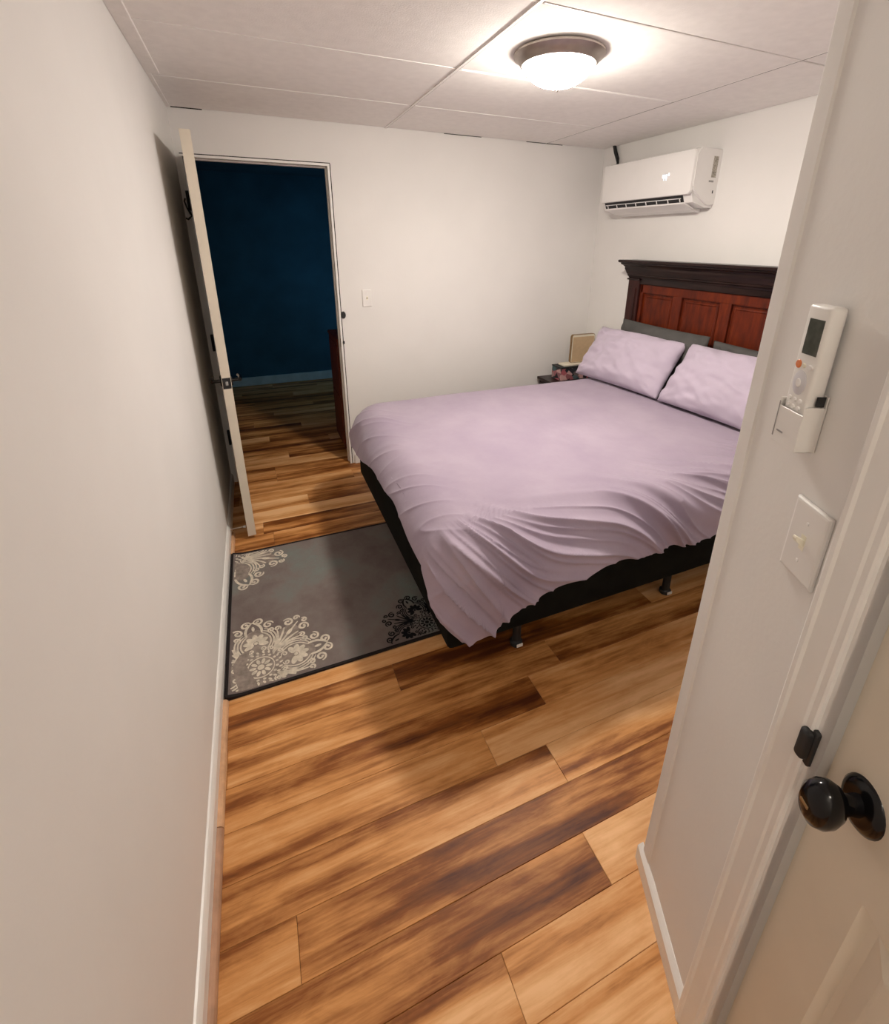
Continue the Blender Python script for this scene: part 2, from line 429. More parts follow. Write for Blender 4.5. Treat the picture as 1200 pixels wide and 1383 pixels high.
# ------------------------------------------------------------------ panelled doors
def door_slab(w_, h_, t_, panels):
    """slab in local coords x 0..w, y -t..0 (front at y=0), z 0..h with moulded panels on both faces"""
    bm = bmesh.new()
    xs = sorted({0, w_, *[p[0] for p in panels], *[p[1] for p in panels]})
    zs = sorted({0, h_, *[p[2] for p in panels], *[p[3] for p in panels]})
    rings = [(0, 0), (0.010, -0.009), (0.020, -0.010), (0.046, -0.002), (0.05, -0.0015)]
    for sgn, y0 in ((1, 0), (-1, -t_)):
        for i in range(len(xs) - 1):
            for j in range(len(zs) - 1):
                a, b, c, d = xs[i], xs[i + 1], zs[j], zs[j + 1]
                if any(abs(a - p[0]) < 1e-6 and abs(c - p[2]) < 1e-6 for p in panels):
                    prev = None
                    for ins, dep in rings:
                        cur = [bm.verts.new((x, y0 + sgn * dep, z)) for x, z in ((a + ins, c + ins), (b - ins, c + ins), (b - ins, d - ins), (a + ins, d - ins))]
                        if prev:
                            for q in range(4): bm.faces.new((prev[q], prev[(q + 1) % 4], cur[(q + 1) % 4], cur[q]))
                        prev = cur
                    bm.faces.new(prev)
                else:
                    bm.faces.new([bm.verts.new((x, y0, z)) for x, z in ((a, c), (b, c), (b, d), (a, d))])
    for (xa, za, xb, zb) in ((0, 0, w_, 0), (w_, 0, w_, h_), (w_, h_, 0, h_), (0, h_, 0, 0)):
        bm.faces.new([bm.verts.new(p) for p in ((xa, 0, za), (xb, 0, zb), (xb, -t_, zb), (xa, -t_, za))])
    bmesh.ops.remove_doubles(bm, verts=bm.verts, dist=1e-5)
    return bm
def six(w_):
    s = 0.108; m = 0.09; pw = (w_ - 2 * s - m) / 2
    cols = [(s, s + pw), (s + pw + m, w_ - s)]
    rows = [(0.22, 0.80), (0.99, 1.62), (1.72, 1.92)]
    return [(a, b, c, d) for a, b in cols for c, d in rows]

# door_1: open bedroom door, hinge on the left jamb, free edge towards the camera
hx, hy = DX0 + 0.028, Y1 - 0.006
ex, ey = -0.181, 2.542
dv = Vector((ex - hx, ey - hy, 0)).normalized()
side = Vector((-dv.y, dv.x, 0))            # points right (+x)
if side.x < 0: side = -side
T1 = 0.042
MD = Matrix(((dv.x, side.x, 0, hx + side.x * T1 / 2), (dv.y, side.y, 0, hy + side.y * T1 / 2), (0, 0, 1, 0.018), (0, 0, 0, 1)))
d1 = thing('door_1', (hx, hy, 0.0), 'cream door standing open against the left wall, seen edge-on', kind='structure')
WD = 0.757
obj('door_panel', door_slab(WD, 2.000, T1, six(WD)), M_door, d1, M=MD)
def knob_set(par, M, t, zc, xb, oval=False, slot=True):
    """knobs on both faces at local x=xb"""
    for sg, y0 in ((1, 0.0), (-1, -t)):
        bm = bmesh.new()
        prof = [(0, 0.007), (0.020, 0.0085), (0.0275, 0.006), (0.0315, 0.002), (0.032, 0.0)]
        lathe(bm, [(r, y0 + sg * q) for r, q in prof], 32, (xb, 0, zc), sy=1.18 if oval else 1, axis='y')
        ro = obj('rosette', bm, M_black, par, M=M, smooth=True)
        bm = bmesh.new()
        prof = [(0.0135, 0.004), (0.012, 0.018), (0.013, 0.026), (0.021, 0.033), (0.0265, 0.043), (0.0275, 0.053), (0.024, 0.063), (0.015, 0.070), (0.0, 0.072)]
        lathe(bm, [(r, y0 + sg * q) for r, q in prof], 32, (xb, 0, zc), sx=0.85 if oval else 1, sy=1.30 if oval else 1, axis='y')
        kn = obj('door_knob', bm, M_black, par, M=M, smooth=True)
        if slot:
            bm = bmesh.new(); box(bm, xb - 0.007, xb + 0.007, y0 + sg * 0.0710, y0 + sg * 0.0732, zc - 0.0025, zc + 0.0025, 0.0008)
            obj('privacy_slot', bm, M_brass, kn, M=M)
zk1 = 0.892
for sg, y0 in ((1, 0.0), (-1, -T1)):
    bm = bmesh.new(); lathe(bm, [(0, y0 + sg * 0.008), (0.024, y0 + sg * 0.008), (0.030, y0 + sg * 0.003), (0.030, y0)], 28, (WD - 0.06, 0, zk1), axis='y')
    obj('rosette', bm, M_black, d1, M=MD, smooth=True)
    bm = bmesh.new()
    tube(bm, [(WD - 0.06, y0 + sg * q, zk1) for q in (0.004, 0.03, 0.042)], [0.009, 0.009, 0.011], 12)
    tube(bm, [(WD - 0.055, y0 + sg * 0.042, zk1), (WD - 0.085, y0 + sg * 0.046, zk1 + 0.002), (WD - 0.13, y0 + sg * 0.046, zk1 + 0.001), (WD - 0.165, y0 + sg * 0.040, zk1 - 0.002)], [0.011, 0.010, 0.009, 0.008], 12)
    obj('lever_handle', bm, M_black, d1, M=MD, smooth=True)
obj('latch_plate', B(WD - 0.0005, WD + 0.0012, -T1 * 0.5 - 0.019, -T1 * 0.5 + 0.019, zk1 - 0.028, zk1 + 0.028, 0.0005), M_blackm, d1, M=MD)
obj('latch_bolt', B(WD, WD + 0.008, -T1 * 0.5 - 0.006, -T1 * 0.5 + 0.006, zk1 - 0.010, zk1 + 0.010, 0.002), M_greyp, d1, M=MD)
for zc in (1.79, 0.98, 0.34):
    bm = bmesh.new()
    tube(bm, [(DX0 - 0.006, Y1 - 0.012, zc - 0.052), (DX0 - 0.006, Y1 - 0.012, zc + 0.052)], 0.008, 12)
    box(bm, DX0 - 0.013, DX0 + 0.002, Y1 - 0.005, Y1 - 0.001, zc - 0.048, zc + 0.048)
    hg = obj('hinge', bm, M_blackm, d1)
    if zc > 1.5:
        bm = bmesh.new()
        tube(bm, [(DX0 - 0.006, Y1 - 0.014, 1.735), (DX0 + 0.0, Y1 - 0.03, 1.71), (-0.274, Y1 - 0.07, 1.70)], 0.004, 8)
        tube(bm, [(DX0 - 0.004, Y1 - 0.02, 1.715), (-0.285, Y1 - 0.03, 1.75), (-0.292, Y1 - 0.04, 1.785), (-0.285, Y1 - 0.045, 1.80)], 0.004, 8)
        tube(bm, [(-0.274, Y1 - 0.07, 1.70), (-0.285, Y1 - 0.075, 1.69), (-0.294, Y1 - 0.06, 1.695)], 0.005, 8)
        obj('hinge_pin_stop', bm, M_blackm, hg)

# spring door stop on the left baseboard
ds = thing('door_stop', (X0 + 0.014, 2.60, 0.06), 'small white spring door stop screwed to the left baseboard', 'door stop')
bm = bmesh.new(); pts = []
for i in range(160):
    a = i / 159; pts.append((X0 + 0.018 + a * 0.062, 2.60 + 0.004 * cos(a * 2 * pi * 13), 0.048 + 0.004 * sin(a * 2 * pi * 13)))
tube(bm, pts, 0.0013, 5); obj('spring', bm, M_steel, ds, smooth=True)
obj('mount', lathe(bmesh.new(), [(0, 0), (0.008, 0), (0.006, 0.006), (0, 0.006)], 16, (X0 + 0.014, 2.60, 0.048), axis='x'), M_steel, ds, smooth=True)
obj('rubber_tip', lathe(bmesh.new(), [(0, 0), (0.006, 0.001), (0.007, 0.012), (0.004, 0.015), (0, 0.015)], 16, (X0 + 0.078, 2.60, 0.048), axis='x'), M_plastic, ds, smooth=True)

# door_2: closed door in the angled wall at right
UD = -0.337; OD = -0.015; T2 = 0.035
MD2 = MW @ Matrix(((-1, 0, 0, UD), (0, 1, 0, OD), (0, 0, 1, 0.012), (0, 0, 0, 1)))
d2 = thing('door_2', (*W(UD, OD), 0.0), 'cream panelled door with black oval knob at the right edge', kind='structure')
obj('door_panel', door_slab(0.757, 2.018, T2, six(0.757)), M_door, d2, M=MD2)
knob_set(d2, MD2, T2, 0.912, 0.064, oval=True)
obj('latch_plate', B(-0.0035, 0.0, -0.030, -0.002, 0.880, 0.944), M_blackm, d2, M=MD2)
# frame of door_2
t2 = struct('trim_5', B(-0.347, -0.332, -0.11, 0.0, 0, 2.033), M_trim, 'white stepped casing around the closed door on the angled wall', M=MW)
obj('jamb', B(-1.115, -1.096, -0.11, 0.0, 0, 2.033), M_trim, t2, M=MW)
obj('jamb_head', B(-1.115, -0.332, -0.11, 0.0, 2.033, 2.047), M_trim, t2, M=MW)
obj('stop_bead', B(-0.343, -0.332, -0.085, -0.050, 0, 2.03), M_trim, t2, M=MW)
cprof = [(-0.268, 0), (-0.268, 0.013), (-0.272, 0.0155), (-0.279, 0.0155), (-0.283, 0.0125), (-0.312, 0.0095), (-0.316, 0.0075), (-0.324, 0.0070), (-0.327, 0.005), (-0.327, 0)]
obj('casing', extr(bmesh.new(), cprof, 0, 2.095, 'zxy'), M_trim, t2, M=MW)
obj('casing', extr(bmesh.new(), [(-1.428 - p, q) for p, q in cprof], 0, 2.095, 'zxy'), M_trim, t2, M=MW)
obj('casing_head', extr(bmesh.new(), [(2.028 - 0.327 - p, q) for p, q in [(-a - 0.654, b) for a, b in cprof]], -1.16, -0.268, 'xzy'), M_trim, t2, M=MW)
bm = bmesh.new()
box(bm, -0.3360, -0.326, -0.026, 0.006, 0.893, 0.957, 0.002)
box(bm, -0.333, -0.315, -0.004, 0.016, 0.900, 0.952, 0.007, 3)
obj('strike_plate', bm, M_blackm, t2, M=MW, smooth=True)

# ------------------------------------------------------------------ ceiling lamp
LX, LY = 1.17, 1.82
lp = thing('ceiling_light', (LX, LY, H), 'lit flush ceiling light with frosted bowl glass and brushed metal rim', 'lamp')
obj('base_ring', lathe(bmesh.new(), [(0, -0.001), (0.160, -0.001), (0.170, -0.005), (0.170, -0.012), (0.160, -0.019), (0.151, -0.027), (0.144, -0.038), (0.138, -0.042), (0.130, -0.034)], 64, (LX, LY, H)), M_nickel, lp, smooth=True)
obj('glass_bowl', lathe(bmesh.new(), [(0.1305, -0.028)] + [(0.1305 * cos(a), -0.031 - 0.080 * sin(a)) for a in [i * pi / 2 / 12 for i in range(0, 12)]] + [(0.0, -0.111)], 48, (LX, LY, H)), bowl_mat(), lp, smooth='all')
obj('finial', lathe(bmesh.new(), [(0.006, -0.108), (0.009, -0.113), (0.007, -0.119), (0.004, -0.124), (0, -0.126)], 20, (LX, LY, H)), M_nickel, lp, smooth=True)

# ------------------------------------------------------------------ air conditioner
YA, YB = 2.236, 3.032
ac = thing('air_conditioner', (2.58, (YA + YB) / 2, 1.80), 'white split air conditioner mounted high on the wall above the headboard', 'air conditioner')
def arc(cx, cz, r, a0, a1, n=6): return [(cx + r * cos(a0 + (a1 - a0) * i / n), cz + r * sin(a0 + (a1 - a0) * i / n)) for i in range(n + 1)]
body = [(2.579, 2.095)] + arc(2.425, 2.065, 0.030, pi / 2, pi, 5) + [(2.395, 1.90)] + [(2.404, 1.855), (2.424, 1.812), (2.520, 1.786), (2.579, 1.786)]
bm = extr(bmesh.new(), body, YA + 0.012, YB - 0.012, 'yxz'); obj('housing', bm, M_acw, ac, smooth=True)
endp = [(2.579, 2.095)] + arc(2.430, 2.060, 0.035, pi / 2, pi, 6) + [(2.395, 1.905)] + arc(2.430, 1.895, 0.035, pi, pi * 1.3, 4) + [(2.48, 1.822)] + arc(2.530, 1.832, 0.032, -pi * 0.72, -pi * 0.5, 4) + [(2.579, 1.800)]
for ya, yb in ((YA, YA + 0.042), (YB - 0.042, YB)):
    bm = extr(bmesh.new(), endp, ya, yb, 'yxz')
    bmesh.ops.bevel(bm, geom=[e for e in bm.edges if abs(e.verts[0].co.y - e.verts[1].co.y) < 1e-6 and abs(e.verts[0].co.y - (ya if ya == YA else yb)) < 1e-6 and min(e.verts[0].co.x, e.verts[1].co.x) < 2.57], offset=0.006, segments=3, affect='EDGES')
    obj('end_cap', bm, M_acw, ac, smooth=True)
# front panel: slightly curved rounded rectangle
def rrect(y0, y1, z0, z1, r, n=6):
    pts = []
    for cy, cz, a0 in ((y1 - r, z1 - r, 0), (y0 + r, z1 - r, pi / 2), (y0 + r, z0 + r, pi), (y1 - r, z0 + r, 3 * pi / 2)):
        for i in range(n + 1): a = a0 + pi / 2 * i / n; pts.append((cy + r * cos(a), cz + r * sin(a)))
    return pts
bm = bmesh.new(); po = rrect(YA + 0.004, YB - 0.002, 1.852, 2.088, 0.022)
ringdefs = [(0.0, 2.397), (0.0, 2.387), (0.003, 2.3805), (0.012, 2.378)]
rings = []
cy_, cz_ = (YA + YB) / 2, 1.97
for ins, xx in ringdefs:
    rings.append([bm.verts.new((xx, p[0] + (-ins if p[0] > cy_ else ins), p[1] + (-ins if p[1] > cz_ else ins))) for p in po])
for a, b in zip(rings[:-1], rings[1:]):
    for i in range(len(a)): bm.faces.new((a[i], a[(i + 1) % len(a)], b[(i + 1) % len(a)], b[i]))
bm.faces.new(rings[-1]); bm.faces.new(rings[0][::-1])
obj('front_panel', bm, M_acw, ac, smooth=True)
# outlet: dark mouth, frame, vanes and flap
bm = extr(bmesh.new(), [(2.3985, 1.862), (2.4195, 1.813), (2.430, 1.820), (2.412, 1.868)], YA + 0.075, YB - 0.022, 'yxz')
obj('air_outlet', bm, M_blackm, ac)
def slope(z): return 2.3985 + (1.862 - z) / 0.049 * 0.021
n_v = 8
for i in range(n_v):
    y = YA + 0.10 + (YB - YA - 0.15) * i / (n_v - 1)
    zb, zt = 1.816, 1.836
    bm = extr(bmesh.new(), [(slope(zb) - 0.003, zb), (slope(zt) - 0.003, zt), (slope(zt) + 0.004, zt), (slope(zb) + 0.004, zb)], y - 0.0028, y + 0.0028, 'yxz')
    obj('vane', bm, M_acw, ac)
obj('vane_bar', extr(bmesh.new(), [(slope(1.835) - 0.004, 1.834), (slope(1.838) - 0.004, 1.838), (slope(1.838) + 0.003, 1.8385), (slope(1.834) + 0.003, 1.834)], YA + 0.09, YB - 0.03, 'yxz'), M_acw, ac)
obj('outlet_flap', extr(bmesh.new(), [(2.412, 1.8145), (2.416, 1.806), (2.498, 1.777), (2.502, 1.783), (2.425, 1.8145)], YA + 0.068, YB - 0.02, 'yxz'), M_acw, ac)
obj('lower_lip', extr(bmesh.new(), [(2.500, 1.779), (2.560, 1.766), (2.579, 1.766), (2.579, 1.79), (2.505, 1.79)], YA + 0.09, YB - 0.03, 'yxz'), M_acw, ac)
M_led = emis('pale_led_digits', (0.62, 0.86, 1.0), 1.7)
# seven-segment digits on the panel
def seg7(ch, y0, z0, wd, ht, t):
    S = {'a': (0, 1, 1, 1), 'b': (1, .5, 1, 1), 'c': (1, 0, 1, .5), 'd': (0, 0, 1, 0), 'e': (0, 0, 0, .5), 'f': (0, .5, 0, 1), 'g': (0, .5, 1, .5)}
    D = {'7': 'fabc', '0': 'abcdef', '2': 'abged'}
    bm_ = bmesh.new()
    for s in D[ch]:
        a, b, c, d = S[s]
        ya, yb = y0 - max(a, c) * wd, y0 - min(a, c) * wd
        za, zb = z0 + min(b, d) * ht, z0 + max(b, d) * ht
        box(bm_, 2.3770, 2.3785, ya - t, yb + t, za - t, zb + t)
    return bm_
dy = 2.462
for i, ch in enumerate('77'):
    obj('display_digit', seg7(ch, dy - i * 0.018, 1.944, 0.011, 0.026, 0.0016), M_led, ac)
obj('display_dot', lathe(bmesh.new(), [(0, -0.001), (0.005, -0.001), (0.005, 0.001), (0, 0.001)], 12, (2.3775, 2.416, 1.972), sy=1.4, axis='x'), M_led, ac)
bm = B(2.520, 2.556, YA - 0.0006, YA + 0.001, 1.945, 2.055)
obj('rating_sticker', bm, M_sticker, ac)
obj('barcode_strip', B(2.508, 2.545, YA - 0.0006, YA + 0.001, 1.920, 1.930), M_greyp, ac)
obj('screw_hole', B(2.548, 2.556, YA - 0.0006, YA + 0.001, 1.862, 1.878, 0.0), M_blackm, ac)
cb = obj('air_conditioner_cable', tube(bmesh.new(), [(2.560, 3.165, H + 0.001), (2.562, 3.150, 2.21), (2.562, 3.120, 2.16), (2.560, 3.105, 2.11), (2.555, 3.09, 2.05), (2.55, 3.06, 2.00), (2.54, 3.03, 1.985)], 0.013, 12), M_blackm, smooth=True, origin=(2.56, 3.11, 2.1))
tag(cb, 'short black cable from ceiling to the air conditioner', 'cable')

# ------------------------------------------------------------------ bed
BX0, BX1, BY0, BY1 = 0.47, 2.49, 1.20, 2.725
bed = thing('bed', ((BX0 + BX1) / 2, 1.96, 0), 'queen bed with dark carved wooden headboard and black base', 'bed')
obj('box_spring', B(BX0 + 0.01, BX1, BY0 + 0.005, BY1 - 0.005, 0.200, 0.40, 0.02, 3), M_skirt, bed, smooth=True)
obj('mattress', B(BX0 + 0.04, BX1, BY0 + 0.04, BY1 - 0.02, 0.40, 0.59, 0.06, 4), M_matt, bed, smooth=True)
bm = bmesh.new()
for y in (BY0 + 0.10, BY1 - 0.10): box(bm, BX0 + 0.06, BX1, y - 0.02, y + 0.02, 0.162, 0.202, 0.003)
for x in (0.83, 1.65, 2.35): box(bm, x - 0.02, x + 0.02, BY0 + 0.1, BY1 - 0.1, 0.160, 0.2, 0.003)
obj('bed_frame', bm, M_blackm, bed)
for x in (0.83, 1.65, 2.35):
    for y in (1.315, 1.96, 2.60):
        if y == 1.96 and x < 1.3: continue
        bm = bmesh.new(); lathe(bm, [(0.018, 0.02), (0.016, 0.17)], 14, (x, y, 0)); lathe(bm, [(0.0, 0.001), (0.026, 0.001), (0.026, 0.018), (0.018, 0.026), (0, 0.026)], 16, (x, y, 0))
        lg = obj('leg', bm, M_blackm, bed, smooth=True)
        if y < 1.9:
            obj('foot_cap', B(x - 0.012, x + 0.016, y - 0.0285, y - 0.024, 0.006, 0.020, 0.001), M_plastic, lg)
# headboard
hb = obj('headboard', B(2.515, 2.575, 1.18, 2.74, 0.30, 1.32), M_darkwood, bed)
for ya, yb in ((2.650, 2.758), (1.162, 1.270)):
    bm = B(2.482, 2.577, ya, yb, 0.0, 1.36, 0.004)
    obj('post', bm, M_mahog, hb)
    s = 1 if ya > 2 else -1
    ym = (ya + yb) / 2
    obj('post_inlay', B(2.476, 2.484, ym - 0.030, ym + 0.030, 0.3, 1.29, 0.003), M_mahog, hb)
    obj('post_cap', B(2.472, 2.578, ya - 0.008, yb + 0.008, 1.342, 1.354, 0.004, 2), M_darkwood, hb)
obj('frieze', B(2.488, 2.576, 1.175, 2.745, 1.318, 1.39, 0.003), M_darkwood, hb)
# crown: stepped, flared profile mitred at both ends (stack of rings)
bm = bmesh.new()
prof = [(0.000, 1.355), (0.004, 1.365), (0.010, 1.372), (0.010, 1.380), (0.014, 1.384), (0.020, 1.402), (0.026, 1.415), (0.026, 1.428), (0.036, 1.440), (0.048, 1.448), (0.048, 1.456), (0.058, 1.458), (0.062, 1.463), (0.062, 1.472), (0.058, 1.476)]
rings = []
for o_, z in prof:
    rings.append([bm.verts.new(p) for p in ((2.482 - o_, 1.165 - o_, z), (2.577, 1.165 - o_, z), (2.577, 2.756 + o_, z), (2.482 - o_, 2.756 + o_, z))])
for a, b in zip(rings[:-1], rings[1:]):
    for i in range(4): bm.faces.new((a[i], a[(i + 1) % 4], b[(i + 1) % 4], b[i]))
bm.faces.new(rings[0][::-1]); bm.faces.new(rings[-1])
obj('cornice', bm, M_darkwood, hb)
# panel frame
def frame_bm(x0, x1, y0, y1, z0, z1, b=0.004): return B(x0, x1, y0, y1, z0, z1, b, 2)
obj('top_rail', frame_bm(2.498, 2.52, 1.29 - 0.012, 2.63 + 0.012, 1.262, 1.320), M_redwood, hb)
obj('bottom_rail', frame_bm(2.498, 2.52, 1.29 - 0.012, 2.63 + 0.012, 0.62, 0.70), M_redwood, hb)
for y0, y1 in ((2.352 - 0.0, 2.278), (1.998, 1.924), (1.645, 1.570)):
    obj('mullion', frame_bm(2.498, 2.52, y1, y0, 0.69, 1.264), M_redwood, hb)
for y0, y1 in ((2.622, 2.648), (1.272, 1.298)):
    obj('side_stile', frame_bm(2.498, 2.52, y0, y1, 0.62, 1.32), M_redwood, hb)
for y1, y0 in ((2.622, 2.352), (2.278, 1.998), (1.924, 1.645), (1.570, 1.298)):
    bm = bmesh.new(); prev = None
    for ins, xx in ((0, 2.5145), (0.014, 2.5145), (0.017, 2.510), (0.024, 2.507), (0.03, 2.511), (0.034, 2.511)):
        cur = [bm.verts.new((xx, a, b)) for a, b in ((y0 + ins, 0.70 + ins), (y1 - ins, 0.70 + ins), (y1 - ins, 1.262 - ins), (y0 + ins, 1.262 - ins))]
        if prev:
            for q in range(4): bm.faces.new((prev[q], prev[(q + 1) % 4], cur[(q + 1) % 4], cur[q]))
        prev = cur
    bm.faces.new(prev)
    obj('headboard_panel', bm, M_redwood, hb)

# ------------------------------------------------------------------ duvet
def smoothstep(a, b, x):
    t = max(0.0, min(1.0, (x - a) / (b - a))); return t * t * (3 - 2 * t)
def duvet():
    TOPZ = 0.668; r = 0.165
    ax0, ax1, ay0, ay1 = 0.42 + r, 2.36, 1.115 + r, 2.81 - r
    cr = 0.06
    # perimeter (rounded rectangle), walk: head-near -> foot-near -> foot-far -> head-far
    def straight(p, q, nrm, n): return [((p[0] + (q[0] - p[0]) * i / n, p[1] + (q[1] - p[1]) * i / n), nrm) for i in range(n)]
    P = []
    P += straight((ax1, ay0), (ax0 + cr, ay0), (0, -1), 480)
    for i in range(72):
        a = -pi / 2 - (pi / 2) * i / 72
        P.append(((ax0 + cr + cr * cos(a), ay0 + cr + cr * sin(a)), (cos(a), sin(a))))
    P += straight((ax0, ay0 + cr), (ax0, ay1 - cr), (-1, 0), 300)
    for i in range(72):
        a = pi - (pi / 2) * i / 72
        P.append(((ax0 + cr + cr * cos(a), ay1 - cr + cr * sin(a)), (cos(a), sin(a))))
    P += straight((ax0 + cr, ay1), (ax1, ay1), (0, 1), 60)
    P.append(((ax1, ay1), (0, 1)))
    P += straight((ax1, ay1), (ax1, ay0), (1, 0), 30)[1:]
    def hemdrop(p, nrm):
        x, y = p
        ang = math.atan2(nrm[1], nrm[0])
        if nrm[0] > 0.5: return 0.012
        near = 0.205 + 0.05 * smoothstep(1.0, 0.72, x) + 0.045 * smoothstep(0.78, 0.60, x) + 0.008 * sin(9 * x) + 0.006 * sin(21 * x)
        foot = 0.125 + 0.05 * smoothstep(1.75, 1.25, y) + 0.11 * smoothstep(1.9, 2.65, y) + 0.008 * sin(14 * y)
        far = 0.24
        if nrm[1] < -0.999: v = near
        elif nrm[0] < -0.999: v = foot
        elif nrm[1] > 0.999: v = far
        elif nrm[1] < 0:
            t = abs(nrm[0]); base = near * (1 - t) + foot * t
            v = base + 0.150 * sin(pi * (math.atan2(t, -nrm[1]) / (pi / 2)) ** 0.85) ** 1.1
        else:
            t = abs(nrm[0]); v = far * (1 - t) + foot * t + 0.05 * sin(pi * min(1, t))
        return v
    def length_for(drop):
        if drop < r: return r * math.acos(1 - drop / r)
        return r * pi / 2 + drop - r
    NT_, NI = 80, 44
    bm = bmesh.new(); cols_ = []
    mx0, mx1, my = ax0 + 0.62, ax1 - 0.62, (ay0 + ay1) / 2
    def ridged(c, d, seed, k1, k2):
        v = noise.noise(Vector((c * k1, d * 1.2, seed))); v2 = noise.noise(Vector((c * k2, d * 2.0, seed + 6.6)))
        return 1.5 * math.exp(-abs(v) * 7.5) - 0.5, 1.4 * math.exp(-abs(v2) * 7.0) - 0.5
    def fold(x, y, s, d, nrm):
        """relief of the folds: they sweep diagonally towards the head on the near side"""
        wn_ = smoothstep(0.0, -0.9, nrm[1]); wf_ = smoothstep(-0.1, -0.95, nrm[0])
        a1, a2 = ridged(x - 1.25 * d + 0.25 * noise.noise(Vector((x * 2, 5, 1))), d, 3.1, 5.8, 14.0)
        b1, b2 = ridged(y * 0.9 - 0.7 * d, d, 8.3, 3.6, 10.0)
        return wn_ * (0.036 * a1 + 0.014 * a2) + wf_ * (0.018 * b1 + 0.006 * b2)
    n = len(P)
    for idx, (p, nrm) in enumerate(P):
        drop = hemdrop(p, nrm); L = length_for(drop)
        line = []
        qx = min(max(p[0], mx0), mx1); q = (qx, my)
        for i in range(NI):
            t = i / NI; t = 1 - (1 - t) ** 1.15
            x = q[0] + (p[0] - q[0]) * t; y = q[1] + (p[1] - q[1]) * t
            line.append([x, y, TOPZ, 0.0])
        for j in range(NT_ + 1):
            d = L * j / NT_
            th = d / r
            if th < pi / 2: o_, dr = r * sin(th), r * (1 - cos(th))
            else: o_, dr = r + 0.10 * (d - r * pi / 2), r + (d - r * pi / 2)
            line.append([p[0] + nrm[0] * o_, p[1] + nrm[1] * o_, TOPZ - dr, d])
        out = []
        for (x, y, z, d) in line:
            # crown and undulation of the top
            e = min(x - 0.42, 2.5 - x, y - 1.11, 2.82 - y)
            z += 0.010 * smoothstep(0, 0.5, e) + 0.007 * noise.noise(Vector((x * 2.3, y * 2.3, 0.5))) + 0.0035 * noise.noise(Vector((x * 7, y * 5, 2.5)))
            if nrm[0] < 0.5:
                # distance measured on the sheet, negative on the top
                dd = d if d > 0 else -math.hypot(x - p[0], y - p[1])
                g = smoothstep(-0.26, 0.16, dd) * (1 - 0.45 * smoothstep(L * 0.6, L, dd))
                f = fold(x, y, idx * 0.01, dd, nrm) * g
                th = min(max(dd, 0) / r, pi / 2)
                x += nrm[0] * f * sin(th) * 0.9; y += nrm[1] * f * sin(th) * 0.9
                z += f * cos(th) * 0.55
            if nrm[0] > 0.5: z = max(z, 0.61)
            out.append((x, y, z))
        # hem thickness: roll back inside
        x, y, z = out[-1]
        if nrm[0] < 0.5:
            out.append((x - nrm[0] * 0.012, y - nrm[1] * 0.012, z - 0.008))
            out.append((x - nrm[0] * 0.028, y - nrm[1] * 0.028, z + 0.004))
            out.append((x - nrm[0] * 0.034, y - nrm[1] * 0.034, z + 0.06))
        else:
            out.append((x, y, z - 0.02)); out.append((x - 0.02, y, z - 0.03)); out.append((x - 0.04, y, z - 0.025))
        cols_.append([bm.verts.new(v) for v in out])
    for i in range(n):
        a, b = cols_[i], cols_[(i + 1) % n]
        for j in range(len(a) - 1): bm.faces.new((a[j], b[j], b[j + 1], a[j + 1]))
    bmesh.ops.remove_doubles(bm, verts=bm.verts, dist=0.0004)
    return bm
dvt = obj('duvet', duvet(), M_duvet, smooth='all', origin=(1.4, 1.96, 0.62))
tag(dvt, 'rumpled lilac duvet draped over the bed', 'duvet')

# ------------------------------------------------------------------ pillows
def pillow_bm(w_, h_, t_, seed, flange=0.0):
    nx, ny = 56, 40; bm = bmesh.new(); top = {}; bot = {}
    for i in range(nx + 1):
        for j in range(ny + 1):
            u = -1 + 2 * i / nx; v = -1 + 2 * j / ny
            fu = max(0.0, 1 - abs(u) ** 2.6); fv = max(0.0, 1 - abs(v) ** 2.6)
            th = t_ * 0.5 * (fu * fv) ** 0.48
            # pinched outline
            x = w_ / 2 * u * (1 - 0.025 * (1 - v * v)); y = h_ / 2 * v * (1 - 0.03 * (1 - u * u))
            edge = 1 - min(fu, fv)
            nz = noise.noise(Vector((u * 2.2 + seed, v * 2.2, seed))) * 0.014 + noise.noise(Vector((u * 6 + seed, v * 5, seed + 4))) * 0.008 + (1 - abs(noise.noise(Vector((u * 3.4 + v * 2 + seed, v * 2.6, seed + 9)))) * 4) * 0.005
            # tension wrinkles fanning from the corners
            ca = math.atan2(1 - abs(v), 1 - abs(u) + 1e-6); cd_ = math.hypot(1 - abs(u), 1 - abs(v))
            wr = sin(ca * 13 + seed) * 0.007 * math.exp(-cd_ * 2.2) * min(1, cd_ * 5)
            z = th + (nz + wr) * min(1, th / 0.02)
            top[i, j] = bm.verts.new((x, y, z))
            if 0 < i < nx and 0 < j < ny: bot[i, j] = bm.verts.new((x, y, -th * 0.8))
            else: bot[i, j] = top[i, j]
    for i in range(nx):
        for j in range(ny):
            bm.faces.new((top[i, j], top[i + 1, j], top[i + 1, j + 1], top[i, j + 1]))
            f = [bot[i, j + 1], bot[i + 1, j + 1], bot[i + 1, j], bot[i, j]]
            try: bm.faces.new(f)
            except ValueError: pass
    return bm
